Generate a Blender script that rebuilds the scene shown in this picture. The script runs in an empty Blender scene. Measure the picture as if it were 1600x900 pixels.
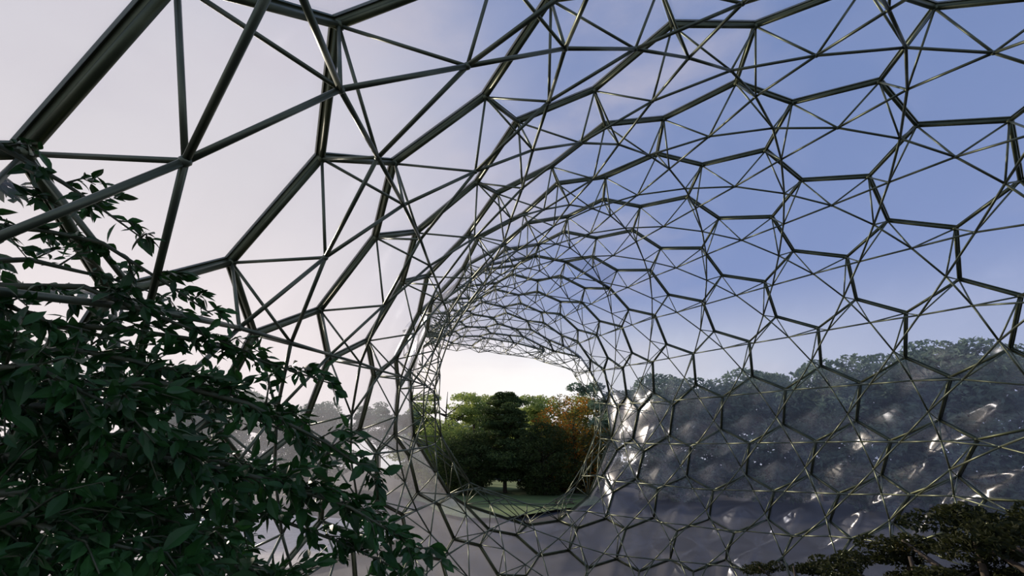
VERTS="5.973,-3.548,8.070,-0.19,0.37,-0.91;4.431,-3.928,8.240,-0.05,-0.22,-0.97;7.973,-1.584,8.209,-0.15,0.24,-0.96;6.562,-2.160,8.505,-0.19,0.26,-0.95;3.351,-2.791,8.043,0.24,0.28,-0.93;1.808,-2.973,7.856,0.12,-0.01,-0.99;-1.341,-2.998,6.472,0.52,0.19,-0.83;-2.671,-2.789,5.691,0.48,-0.18,-0.86;8.522,-0.229,8.698,-0.38,0.34,-0.86;5.406,-1.188,8.821,-0.02,0.39,-0.92;3.909,-1.561,8.808,0.07,0.37,-0.93;0.775,-1.810,7.719,0.41,0.36,-0.84;-0.663,-1.788,7.171,0.41,0.20,-0.89;-3.125,-1.438,5.155,0.81,0.10,-0.58;-4.069,-1.078,4.036,0.77,0.07,-0.63;14.245,9.247,2.679,-0.46,-0.31,-0.83;7.428,0.621,9.325,-0.23,0.38,-0.90;6.022,0.059,9.459,-0.13,0.40,-0.91;2.811,-0.484,8.917,0.21,0.41,-0.89;1.305,-0.657,8.607,0.29,0.36,-0.89;-1.525,-0.550,6.950,0.63,0.33,-0.71;-2.705,-0.293,6.056,0.68,0.20,-0.71;-4.546,0.283,3.595,0.90,0.10,-0.43;-5.113,0.709,2.259,0.93,0.11,-0.36;13.981,11.744,2.015,-0.35,-0.31,-0.89;13.436,10.520,2.654,-0.90,-0.20,-0.38;13.578,8.629,4.654,-0.89,-0.21,-0.40;13.142,7.379,5.358,-0.90,-0.10,-0.42;8.015,1.947,9.738,-0.38,0.38,-0.84;4.911,1.023,9.867,0.01,0.43,-0.90;3.423,0.671,9.729,0.12,0.41,-0.91;0.292,0.505,8.510,0.45,0.40,-0.80;-1.093,0.574,7.880,0.51,0.31,-0.80;-3.305,1.034,5.676,0.82,0.20,-0.53;-4.133,1.428,4.491,0.84,0.07,-0.53;-5.462,2.107,1.776,0.96,0.00,-0.27;-5.654,2.535,0.323,0.99,0.06,-0.11;13.942,13.778,1.003,-0.21,-0.64,-0.74;13.105,12.959,1.939,-0.85,-0.24,-0.46;13.279,11.352,3.880,-0.89,-0.31,-0.34;12.921,9.972,4.486,-0.94,-0.18,-0.28;12.736,8.114,6.603,-0.87,-0.11,-0.48;12.126,6.941,7.310,-0.87,0.01,-0.50;10.717,5.138,9.158,-0.67,0.16,-0.73;9.700,4.151,9.651,-0.61,0.28,-0.74;7.015,2.775,10.498,-0.23,0.39,-0.89;5.603,2.229,10.488,-0.09,0.43,-0.90;2.330,1.751,9.860,0.24,0.43,-0.87;0.835,1.587,9.462,0.35,0.36,-0.86;-1.994,1.768,7.538,0.71,0.34,-0.62;-2.953,2.182,6.621,0.78,0.16,-0.61;-4.498,2.810,4.027,0.93,0.10,-0.34;-5.000,3.246,2.674,0.92,-0.05,-0.38;-5.808,3.960,-0.222,0.99,-0.12,-0.12;13.983,15.437,-0.758,-0.20,-0.78,-0.60;13.152,14.823,0.326,-0.81,-0.41,-0.41;12.762,13.940,3.116,-0.84,-0.33,-0.43;12.265,12.531,3.904,-0.97,-0.22,-0.09;12.849,10.831,5.658,-0.92,-0.20,-0.34;12.347,9.526,6.325,-0.90,-0.11,-0.42;11.664,7.762,8.463,-0.82,-0.01,-0.57;10.879,6.625,9.109,-0.77,0.12,-0.62;8.878,4.964,10.598,-0.47,0.29,-0.84;7.645,4.114,10.790,-0.40,0.38,-0.83;4.522,3.183,10.951,0.02,0.40,-0.91;3.027,2.849,10.701,0.19,0.39,-0.90;-0.147,2.777,9.271,0.49,0.36,-0.80;-1.574,2.843,8.558,0.59,0.24,-0.77;-3.409,3.505,6.188,0.86,0.18,-0.47;-4.236,3.949,4.974,0.88,0.06,-0.46;-5.163,4.655,2.141,0.99,-0.02,-0.17;-5.303,5.080,0.691,0.96,-0.18,-0.21;12.756,15.785,1.337,-0.79,-0.47,-0.39;12.020,14.900,2.547,-0.97,-0.18,-0.18;12.720,13.584,4.396,-0.98,-0.16,-0.12;12.153,12.100,5.341,-0.95,-0.16,-0.26;12.108,10.470,7.365,-0.90,-0.10,-0.43;11.431,9.248,8.286,-0.90,-0.03,-0.43;10.290,7.480,10.124,-0.70,0.08,-0.71;9.217,6.440,10.711,-0.58,0.17,-0.80;6.751,4.900,11.588,-0.22,0.31,-0.93;5.252,4.443,11.457,-0.02,0.37,-0.93;1.963,3.963,10.749,0.29,0.36,-0.88;0.489,3.809,10.248,0.43,0.29,-0.85;-2.203,4.187,8.130,0.75,0.15,-0.64;-3.261,4.642,7.015,0.82,0.13,-0.56;-4.445,5.343,4.429,0.96,0.07,-0.26;-4.879,5.816,3.071,0.96,-0.07,-0.28;-5.264,6.496,0.136,0.99,-0.14,-0.03;12.554,17.292,-0.722,-0.62,-0.74,-0.24;11.957,16.691,0.500,-0.84,-0.48,-0.27;12.412,16.036,2.916,-0.90,-0.41,-0.17;11.950,14.510,3.869,-0.95,-0.24,-0.19;12.375,13.211,5.918,-0.96,-0.17,-0.24;11.800,11.863,6.921,-0.93,-0.10,-0.36;11.287,10.229,9.091,-0.83,-0.05,-0.56;10.361,9.037,9.893,-0.72,0.00,-0.69;8.497,7.337,11.395,-0.43,0.10,-0.90;7.134,6.474,11.700,-0.29,0.13,-0.95;4.198,5.401,11.830,0.05,0.27,-0.96;2.634,5.137,11.506,0.27,0.27,-0.92;-0.395,5.073,9.926,0.59,0.20,-0.78;-1.734,5.381,8.963,0.67,0.12,-0.73;-3.591,5.964,6.502,0.87,0.07,-0.49;-4.312,6.529,5.411,0.92,0.01,-0.38;-4.869,7.211,2.486,0.99,-0.08,-0.09;-4.919,7.659,1.046,0.97,-0.20,-0.10;11.493,17.884,1.526,-0.68,-0.68,-0.28;11.277,16.595,2.386,-0.90,-0.43,0.03;12.199,15.711,4.365,-0.92,-0.35,-0.17;11.727,14.360,5.393,-0.92,-0.26,-0.31;11.714,12.925,7.682,-0.89,-0.19,-0.41;11.020,11.689,8.674,-0.82,-0.15,-0.55;9.792,10.000,10.646,-0.63,-0.02,-0.78;8.666,8.941,11.254,-0.51,0.00,-0.86;6.148,7.491,12.144,-0.14,0.13,-0.98;4.638,6.918,12.115,0.01,0.14,-0.99;1.554,6.334,11.332,0.40,0.18,-0.90;0.118,6.371,10.625,0.51,0.15,-0.85;-2.334,6.709,8.424,0.79,0.12,-0.60;-3.310,7.205,7.271,0.83,0.04,-0.56;-4.352,7.877,4.710,0.98,-0.06,-0.21;-4.650,8.428,3.351,0.97,-0.11,-0.19;-4.707,9.061,0.513,0.98,-0.19,0.06;10.925,18.802,-0.803,-0.48,-0.88,-0.07;10.554,18.126,0.439,-0.79,-0.61,-0.04;11.534,17.882,2.746,-0.84,-0.54,-0.07;11.207,16.532,3.759,-0.87,-0.44,-0.23;11.690,15.495,6.065,-0.89,-0.35,-0.29;11.199,14.246,7.142,-0.86,-0.28,-0.43;10.592,12.700,9.439,-0.77,-0.19,-0.61;9.729,11.553,10.334,-0.67,-0.13,-0.73;7.779,9.924,11.832,-0.37,0.02,-0.93;6.426,9.090,12.151,-0.26,0.05,-0.97;3.520,8.050,12.209,0.18,0.16,-0.97;2.070,7.756,11.780,0.29,0.15,-0.94;-0.715,7.639,10.186,0.64,0.17,-0.75;-1.942,7.966,9.202,0.71,0.10,-0.70;-3.582,8.556,6.693,0.91,0.02,-0.41;-4.143,9.150,5.485,0.94,-0.03,-0.35;-4.500,9.828,2.807,0.99,-0.13,-0.02;-4.434,10.280,1.365,0.97,-0.24,-0.01;10.342,19.417,1.254,-0.61,-0.79,-0.06;10.249,18.218,2.208,-0.79,-0.61,0.00;11.174,17.770,4.331,-0.84,-0.52,-0.17;10.847,16.558,5.447,-0.83,-0.45,-0.34;10.829,15.304,7.893,-0.81,-0.35,-0.46;10.225,14.140,8.930,-0.76,-0.28,-0.58;8.926,12.532,11.005,-0.56,-0.14,-0.82;7.830,11.528,11.645,-0.48,-0.07,-0.87;5.307,10.157,12.498,-0.09,0.09,-0.99;3.865,9.579,12.417,0.03,0.11,-0.99;0.981,8.958,11.568,0.46,0.22,-0.86;-0.341,8.999,10.817,0.55,0.15,-0.82;-2.490,9.300,8.632,0.84,0.11,-0.53;-3.303,9.846,7.411,0.87,-0.00,-0.49;-4.152,10.538,4.990,0.99,-0.08,-0.15;-4.287,11.108,3.570,0.98,-0.17,-0.10;-4.069,11.683,0.918,0.96,-0.22,0.15;-3.740,11.968,-0.527,0.92,-0.35,0.15;9.024,19.808,-0.750,-0.31,-0.94,0.13;8.903,19.366,0.848,-0.64,-0.72,0.28;10.204,19.602,2.610,-0.73,-0.68,-0.01;10.029,18.442,3.716,-0.77,-0.60,-0.21;10.489,17.690,6.106,-0.79,-0.52,-0.31;10.147,16.530,7.265,-0.81,-0.42,-0.41;9.546,15.138,9.643,-0.71,-0.28,-0.65;8.748,14.071,10.571,-0.66,-0.22,-0.72;6.773,12.549,12.190,-0.34,-0.05,-0.94;5.481,11.738,12.479,-0.24,0.02,-0.97;2.722,10.704,12.484,0.19,0.17,-0.97;1.293,10.396,12.049,0.33,0.16,-0.93;-1.146,10.266,10.387,0.72,0.22,-0.66;-2.201,10.616,9.338,0.77,0.08,-0.63;-3.497,11.229,6.841,0.96,0.03,-0.29;-3.920,11.874,5.567,0.95,-0.12,-0.29;-4.005,12.516,3.095,0.98,-0.16,0.06;-3.853,12.981,1.682,0.95,-0.29,0.08;-3.147,13.303,-0.914,0.89,-0.35,0.30;8.741,20.739,1.012,-0.49,-0.84,0.23;8.824,19.751,2.109,-0.67,-0.73,0.09;9.695,19.697,4.239,-0.73,-0.67,-0.16;9.505,18.613,5.444,-0.78,-0.56,-0.27;9.607,17.603,7.934,-0.77,-0.47,-0.43;9.150,16.517,9.070,-0.77,-0.35,-0.53;7.833,15.072,11.231,-0.55,-0.20,-0.81;6.790,14.122,11.884,-0.48,-0.13,-0.87;4.343,12.826,12.799,-0.07,0.07,-0.99;2.969,12.222,12.695,0.05,0.11,-0.99;0.367,11.625,11.806,0.51,0.22,-0.83;-0.982,11.643,11.001,0.60,0.16,-0.79;-2.635,11.964,8.773,0.90,0.15,-0.40;-3.332,12.547,7.554,0.91,0.02,-0.41;-3.807,13.243,5.025,1.00,-0.08,-0.04;-3.835,13.898,3.749,0.98,-0.22,-0.02;-3.298,14.364,1.344,0.93,-0.26,0.27;-2.891,14.541,-0.082,0.88,-0.41,0.25;6.967,20.540,-0.852,-0.16,-0.93,0.34;7.220,20.306,0.687,-0.41,-0.78,0.47;8.478,21.166,2.438,-0.59,-0.80,0.09;8.437,20.208,3.616,-0.70,-0.71,-0.11;9.002,19.776,6.053,-0.73,-0.64,-0.25;8.795,18.722,7.266,-0.81,-0.50,-0.32;8.359,17.538,9.773,-0.69,-0.36,-0.63;7.621,16.558,10.725,-0.68,-0.26,-0.69;5.723,15.174,12.396,-0.35,-0.05,-0.93;4.482,14.385,12.747,-0.26,-0.01,-0.97;1.949,13.395,12.749,0.22,0.18,-0.96;0.538,13.060,12.299,0.34,0.19,-0.92;-1.550,12.960,10.615,0.78,0.23,-0.58;-2.561,13.253,9.542,0.82,0.12,-0.55;-3.521,13.904,6.904,0.99,0.08,-0.10;-3.699,14.637,5.577,0.99,-0.11,-0.11;-3.388,15.243,3.267,0.97,-0.20,0.16;-3.175,15.782,2.088,0.91,-0.35,0.20;-2.130,15.798,-0.409,0.81,-0.41,0.42;6.758,21.670,0.845,-0.32,-0.84,0.44;7.022,21.080,2.008,-0.54,-0.77,0.34;7.882,21.498,4.135,-0.67,-0.74,-0.08;7.864,20.540,5.350,-0.79,-0.61,-0.09;8.218,19.844,7.939,-0.80,-0.49,-0.35;7.888,18.858,9.125,-0.81,-0.40,-0.44;6.693,17.594,11.395,-0.60,-0.21,-0.77;5.733,16.709,12.151,-0.52,-0.14,-0.84;3.357,15.517,13.020,-0.08,0.04,-1.00;2.012,14.907,12.969,0.02,0.11,-0.99;-0.258,14.332,12.135,0.53,0.26,-0.81;-1.521,14.266,11.329,0.62,0.24,-0.75;-2.911,14.596,8.954,0.94,0.21,-0.27;-3.524,15.181,7.701,0.95,0.06,-0.30;-3.500,16.000,4.991,0.97,-0.02,0.22;-3.252,16.771,3.774,0.96,-0.22,0.16;-2.350,17.021,1.722,0.85,-0.33,0.42;-1.820,17.067,0.333,0.82,-0.46,0.35;4.779,20.904,-0.869,0.02,-0.85,0.53;5.248,21.005,0.566,-0.23,-0.76,0.61;6.497,22.528,2.347,-0.52,-0.81,0.27;6.604,21.863,3.581,-0.70,-0.70,0.14;7.442,21.816,5.893,-0.80,-0.60,-0.04;7.490,20.923,7.179,-0.87,-0.47,-0.12;7.163,19.929,9.812,-0.77,-0.31,-0.56;6.490,19.056,10.937,-0.74,-0.27,-0.61;4.646,17.808,12.616,-0.34,-0.07,-0.94;3.448,17.053,12.940,-0.27,-0.02,-0.96;1.108,16.133,13.046,0.21,0.17,-0.96;-0.277,15.751,12.617,0.32,0.23,-0.92;-2.117,15.575,10.989,0.80,0.28,-0.53;-3.026,15.770,9.854,0.80,0.35,-0.48;-3.703,16.520,6.877,0.99,0.13,0.07;-3.670,17.338,5.654,0.99,0.08,0.08;-2.713,18.160,3.283,0.89,-0.17,0.42;-2.131,18.514,2.112,0.84,-0.33,0.44;-0.940,18.253,0.032,0.68,-0.46,0.56;-0.067,17.906,-1.105,0.64,-0.59,0.49;3.597,19.963,-1.028,0.10,-0.77,0.63;4.585,22.258,0.764,-0.16,-0.73,0.66;5.122,22.273,1.933,-0.42,-0.67,0.62;6.086,23.257,3.982,-0.73,-0.66,0.18;6.348,22.585,5.181,-0.84,-0.50,0.22;7.008,22.088,7.910,-0.90,-0.37,-0.22;6.844,21.265,9.213,-0.89,-0.34,-0.31;5.637,20.126,11.570,-0.61,-0.16,-0.78;4.630,19.328,12.338,-0.53,-0.15,-0.84;2.438,18.221,13.224,-0.11,0.04,-0.99;1.050,17.634,13.239,-0.01,0.09,-1.00;-1.052,17.022,12.521,0.55,0.28,-0.78;-2.233,16.890,11.645,0.57,0.36,-0.74;-3.667,17.013,9.466,0.94,0.31,-0.15;-3.866,17.491,8.140,0.97,0.24,-0.06;-2.571,19.727,3.527,0.85,-0.16,0.51;-1.254,19.763,1.695,0.71,-0.28,0.65;-0.505,19.511,0.745,0.62,-0.52,0.59;2.573,20.906,-0.533,0.24,-0.68,0.69;3.221,21.468,0.600,0.02,-0.71,0.71;4.497,23.631,2.195,-0.40,-0.68,0.61;4.960,23.630,3.340,-0.68,-0.55,0.48;6.214,23.866,5.832,-0.94,-0.30,0.17;6.497,23.286,7.212,-0.94,-0.31,0.09;6.193,22.360,9.959,-0.83,-0.25,-0.50;5.585,21.578,11.126,-0.76,-0.24,-0.60;3.631,20.432,12.785,-0.35,-0.04,-0.93;2.361,19.763,13.175,-0.26,-0.05,-0.96;0.164,18.855,13.315,0.19,0.17,-0.97;-1.219,18.446,12.928,0.29,0.21,-0.93;-3.053,18.102,11.503,0.78,0.33,-0.53;-3.772,18.258,10.227,0.68,0.54,-0.49;-2.015,21.122,3.027,0.69,-0.02,0.72;-0.976,21.318,2.039,0.62,-0.34,0.70;0.557,20.558,0.486,0.50,-0.46,0.74;1.510,19.885,-0.381,0.42,-0.67,0.61;2.536,22.503,1.063,0.09,-0.54,0.84;3.108,23.361,1.834,-0.25,-0.43,0.87;4.773,24.962,4.102,-0.74,-0.42,0.53;5.620,24.945,5.308,-0.81,-0.23,0.53;6.241,24.427,8.036,-0.97,-0.15,-0.19;5.987,23.735,9.402,-0.93,-0.25,-0.29;4.700,22.652,11.752,-0.62,-0.12,-0.78;3.690,21.939,12.569,-0.54,-0.13,-0.83;1.331,20.928,13.381,-0.13,0.02,-0.99;0.004,20.336,13.495,-0.05,0.06,-1.00;-2.004,19.699,12.846,0.56,0.28,-0.78;-3.137,19.509,11.940,0.52,0.32,-0.79;-4.896,19.254,10.220,0.09,0.10,-0.99;0.201,22.386,1.682,0.46,-0.26,0.85;1.197,21.755,0.992,0.25,-0.50,0.83;2.317,24.533,2.002,-0.09,-0.55,0.83;3.941,25.042,3.049,-0.52,0.71,0.47;5.636,26.227,5.986,-0.97,-0.11,0.22;6.041,25.797,7.533,-0.98,-0.18,0.13;5.454,24.820,10.238,-0.86,-0.08,-0.51;4.779,24.112,11.372,-0.75,-0.18,-0.64;2.699,23.043,12.983,-0.33,-0.04,-0.94;1.396,22.446,13.358,-0.25,-0.02,-0.97;-0.842,21.566,13.517,0.20,0.15,-0.97;-2.210,21.131,13.170,0.29,0.16,-0.94;-4.081,20.675,11.884,0.85,0.38,-0.36;-4.314,20.657,10.412,0.92,-0.36,-0.14;0.724,23.852,1.897,-0.00,-0.14,0.99;5.850,26.890,8.496,-0.97,0.02,-0.24;5.492,26.238,9.823,-0.92,-0.14,-0.38;3.893,25.191,11.973,-0.59,-0.08,-0.80;2.824,24.547,12.759,-0.52,-0.11,-0.85;0.369,23.574,13.575,-0.14,0.04,-0.99;-0.974,23.030,13.719,-0.02,0.04,-1.00;-2.960,22.393,13.011,0.52,0.28,-0.81;-4.184,22.107,12.241,0.51,0.22,-0.83;5.943,28.342,8.149,0.00,0.00,0.00;4.918,27.330,10.609,-0.79,-0.03,-0.61;4.066,26.647,11.645,-0.71,-0.10,-0.69;1.799,25.623,13.194,-0.35,-0.02,-0.94;0.517,25.072,13.596,-0.23,-0.02,-0.97;-1.820,24.245,13.635,0.16,0.12,-0.98;-3.219,23.792,13.435,0.32,0.12,-0.94;-4.945,23.358,12.055,0.78,0.40,-0.48;5.077,28.753,10.234,-0.94,0.01,-0.35;3.228,27.699,12.301,-0.55,-0.03,-0.83;2.026,27.111,12.987,-0.46,-0.06,-0.88;-0.522,26.186,13.738,-0.11,0.05,-0.99;-1.889,25.699,13.894,0.03,0.03,-1.00;-3.834,25.076,13.065,0.43,0.21,-0.88;-5.274,24.710,12.646,0.65,0.02,-0.76;4.681,29.727,11.313,-0.58,0.48,-0.65;3.468,29.141,11.967,-0.54,-0.03,-0.84;1.016,28.165,13.431,-0.33,0.00,-0.94;-0.374,27.663,13.831,-0.19,-0.01,-0.98;-2.714,26.912,13.689,0.14,0.06,-0.99;-4.145,26.455,13.612,0.30,0.14,-0.94;-5.097,26.119,12.003,0.00,0.00,0.00;2.590,30.180,12.631,-0.52,-0.03,-0.86;1.315,29.640,13.249,-0.40,-0.05,-0.92;-1.281,28.825,13.863,-0.05,-0.01,-1.00;-2.693,28.367,13.937,0.05,0.05,-1.00;-4.827,27.691,13.138,0.83,0.27,-0.48;2.998,31.584,12.176,-0.65,-0.05,-0.75;0.330,30.749,13.583,-0.24,0.02,-0.97;-1.027,30.279,13.847,-0.15,-0.02,-0.99;-3.598,29.535,13.784,0.14,-0.01,-0.99;-5.015,29.089,13.611,0.19,0.21,-0.96;2.145,32.631,12.841,-0.46,0.14,-0.88;0.818,32.186,13.420,-0.37,-0.01,-0.93;-1.963,31.423,13.918,0.02,0.01,-1.00;-3.367,30.994,13.816,0.06,0.02,-1.00;-5.952,30.251,13.480,-0.06,-0.16,-0.99;2.574,34.061,12.804,0.00,0.00,0.00;-0.248,33.250,13.789,-0.17,0.02,-0.99;-1.652,32.868,13.859,-0.06,-0.01,-1.00;-4.296,32.158,13.803,0.28,0.06,-0.96;-5.565,31.690,13.227,0.48,-0.28,-0.83;0.122,34.708,13.590,-0.41,-0.02,-0.91;-2.605,34.003,13.921,0.07,0.14,-0.99;-4.037,33.616,13.799,0.12,-0.04,-0.99;-0.848,35.785,14.004,-0.16,0.23,-0.96;-2.311,35.455,14.171,0.08,-0.03,-1.00;-4.908,34.820,13.617,0.00,0.00,0.00;-3.366,36.467,13.795,0.00,0.00,0.00"
CELLS="-12,19:52,70,71,53,36,35;-12,21:34,51,52,35,23,22;-12,23:21,33,34,22,14,13;-12,25:12,20,21,13,7,6;-12,27:5,11,12,6,,;-11,18:87,105,106,88,71,70;-11,20:69,86,87,70,52,51;-11,22:50,68,69,51,34,33;-11,24:32,49,50,33,21,20;-11,26:19,31,32,20,12,11;-11,28:10,18,19,11,5,4;-11,30:3,9,10,4,1,0;-10,15:141,158,159,,,123;-10,17:122,140,141,123,106,105;-10,19:104,121,122,105,87,86;-10,21:85,103,104,86,69,68;-10,23:67,84,85,68,50,49;-10,25:48,66,67,49,32,31;-10,27:30,47,48,31,19,18;-10,29:17,29,30,18,10,9;-10,31:8,16,17,9,3,2;-9,14:177,195,196,178,159,158;-9,16:157,176,177,158,141,140;-9,18:139,156,157,140,122,121;-9,20:120,138,139,121,104,103;-9,22:102,119,120,103,85,84;-9,24:83,101,102,84,67,66;-9,26:65,82,83,66,48,47;-9,28:46,64,65,47,30,29;-9,30:28,45,46,29,17,16;-8,11:233,252,253,,,215;-8,13:214,232,233,215,196,195;-8,15:194,213,214,195,177,176;-8,17:175,193,194,176,157,156;-8,19:155,174,175,156,139,138;-8,21:137,154,155,138,120,119;-8,23:118,136,137,119,102,101;-8,25:100,117,118,101,83,82;-8,27:81,99,100,82,65,64;-8,29:63,80,81,64,46,45;-8,31:44,62,63,45,28,;-7,10:271,288,289,,253,252;-7,12:251,270,271,252,233,232;-7,14:231,250,251,232,214,213;-7,16:212,230,231,213,194,193;-7,18:192,211,212,193,175,174;-7,20:173,191,192,174,155,154;-7,22:153,172,173,154,137,136;-7,24:135,152,153,136,118,117;-7,26:116,134,135,117,100,99;-7,28:98,115,116,99,81,80;-7,30:79,97,98,80,63,62;-7,32:61,78,79,62,44,43;-6,-3:90,72,55,54,,89;-6,-1:125,107,90,89,,124;-6,1:161,142,125,124,,160;-6,3:198,179,161,160,,197;-6,5:235,216,198,197,,234;-6,7:273,255,235,234,254,272;-6,9:304,290,273,272,289,288;-6,11:287,303,304,288,271,270;-6,13:269,286,287,270,251,250;-6,15:249,,269,250,231,230;-6,17:229,248,249,230,212,211;-6,19:210,228,229,211,192,191;-6,21:190,209,210,191,173,172;-6,23:171,189,190,172,153,152;-6,25:151,170,171,152,135,134;-6,27:133,150,151,134,116,115;-6,29:114,132,133,115,98,97;-6,31:96,113,114,97,79,78;-6,33:77,95,96,78,61,60;-5,-4:73,56,38,37,55,72;-5,-2:108,91,73,72,90,107;-5,0:143,126,108,107,125,142;-5,2:180,162,143,142,161,179;-5,4:217,199,180,179,198,216;-5,6:256,236,217,216,235,255;-5,8:291,274,256,255,273,290;-5,10:317,305,291,290,304,303;-5,12:,,317,303,287,286;-5,18:247,267,268,248,229,228;-5,20:227,246,247,228,210,209;-5,22:208,226,227,209,190,189;-5,24:188,207,208,189,171,170;-5,26:169,187,188,170,151,150;-5,28:149,168,169,150,133,132;-5,30:131,148,149,132,114,113;-5,32:112,130,131,113,96,95;-4,-5:57,39,25,24,38,56;-4,-3:92,74,57,56,73,91;-4,-1:127,109,92,91,108,126;-4,1:163,144,127,126,143,162;-4,3:200,181,163,162,180,199;-4,5:237,218,200,199,217,236;-4,7:275,257,237,236,256,274;-4,9:306,292,275,274,291,305;-4,17:285,302,,,268,267;-4,19:266,284,285,267,247,246;-4,21:245,265,266,246,227,226;-4,23:225,244,245,226,208,207;-4,25:206,224,225,207,188,187;-4,27:186,205,206,187,169,168;-4,29:167,185,186,168,149,148;-4,31:147,166,167,148,131,130;-4,33:129,146,147,130,112,111;-3,-6:40,26,,15,25,39;-3,-4:75,58,40,39,57,74;-3,-2:110,93,75,74,92,109;-3,0:145,128,110,109,127,144;-3,2:182,164,145,144,163,181;-3,4:219,201,182,181,200,218;-3,6:258,238,219,218,237,257;-3,8:293,276,258,257,275,292;-3,10:,307,293,292,306,;-3,22:264,,,265,245,244;-3,24:243,263,264,244,225,224;-3,26:223,242,243,224,206,205;-3,28:204,222,223,205,186,185;-3,30:184,203,204,185,167,166;-3,32:165,183,184,166,147,146;-2,-5:59,41,27,26,40,58;-2,-3:94,76,59,58,75,93;-2,-1:129,111,94,93,110,128;-2,1:165,146,129,128,145,164;-2,3:202,183,165,164,182,201;-2,5:239,220,202,201,219,238;-2,7:277,259,239,238,258,276;-2,9:308,294,277,276,293,307;-2,11:326,318,308,307,,;-2,25:262,,,263,243,242;-2,27:241,261,262,242,223,222;-2,29:221,240,241,222,204,203;-2,31:202,220,221,203,184,183;-1,-4:77,60,42,41,59,76;-1,-2:112,95,77,76,94,111;-1,6:260,240,221,220,239,259;-1,8:295,278,260,259,277,294;-1,10:319,309,295,294,308,318;-1,12:334,327,319,318,326,;-1,28:260,278,279,261,241,240;0,-5:61,43,,,42,60;0,9:310,296,279,278,295,309;0,11:328,320,310,309,319,327;0,13:342,335,328,327,334,341;0,15:353,348,342,341,,;1,8:297,280,262,261,279,296;1,10:321,311,297,296,310,320;1,12:336,329,321,320,328,335;1,14:349,343,336,335,342,348;1,16:359,354,349,348,353,358;1,18:368,364,359,358,363,;2,7:281,263,243,242,262,280;2,9:312,298,281,280,297,311;2,11:330,322,312,311,321,329;2,13:344,337,330,329,336,343;2,15:355,350,344,343,349,354;2,17:365,360,355,354,359,364;2,19:372,369,365,364,368,371;3,8:299,282,264,263,281,298;3,10:323,313,299,298,312,322;3,12:338,331,323,322,330,337;3,14:351,345,338,337,344,350;3,16:361,356,351,350,355,360;3,18:370,366,361,360,365,369;3,20:,373,370,369,372,374;4,7:283,265,245,244,264,282;4,9:314,300,283,282,299,313;4,11:332,324,314,313,323,331;4,13:346,339,332,331,338,345;4,15:357,352,346,345,351,356;4,17:367,362,357,356,361,366;4,19:,,367,366,370,373;5,8:301,284,266,265,283,300;5,10:325,315,301,300,314,324;5,12:340,333,325,324,332,339;5,14:,347,340,339,346,352;6,9:316,302,285,284,301,315;6,11:,,316,315,325,333"
import bpy, math, random
from mathutils import Vector, Matrix, noise
R = math.radians
C = bpy.context.scene.collection
rnd = random.Random(7)

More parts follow.
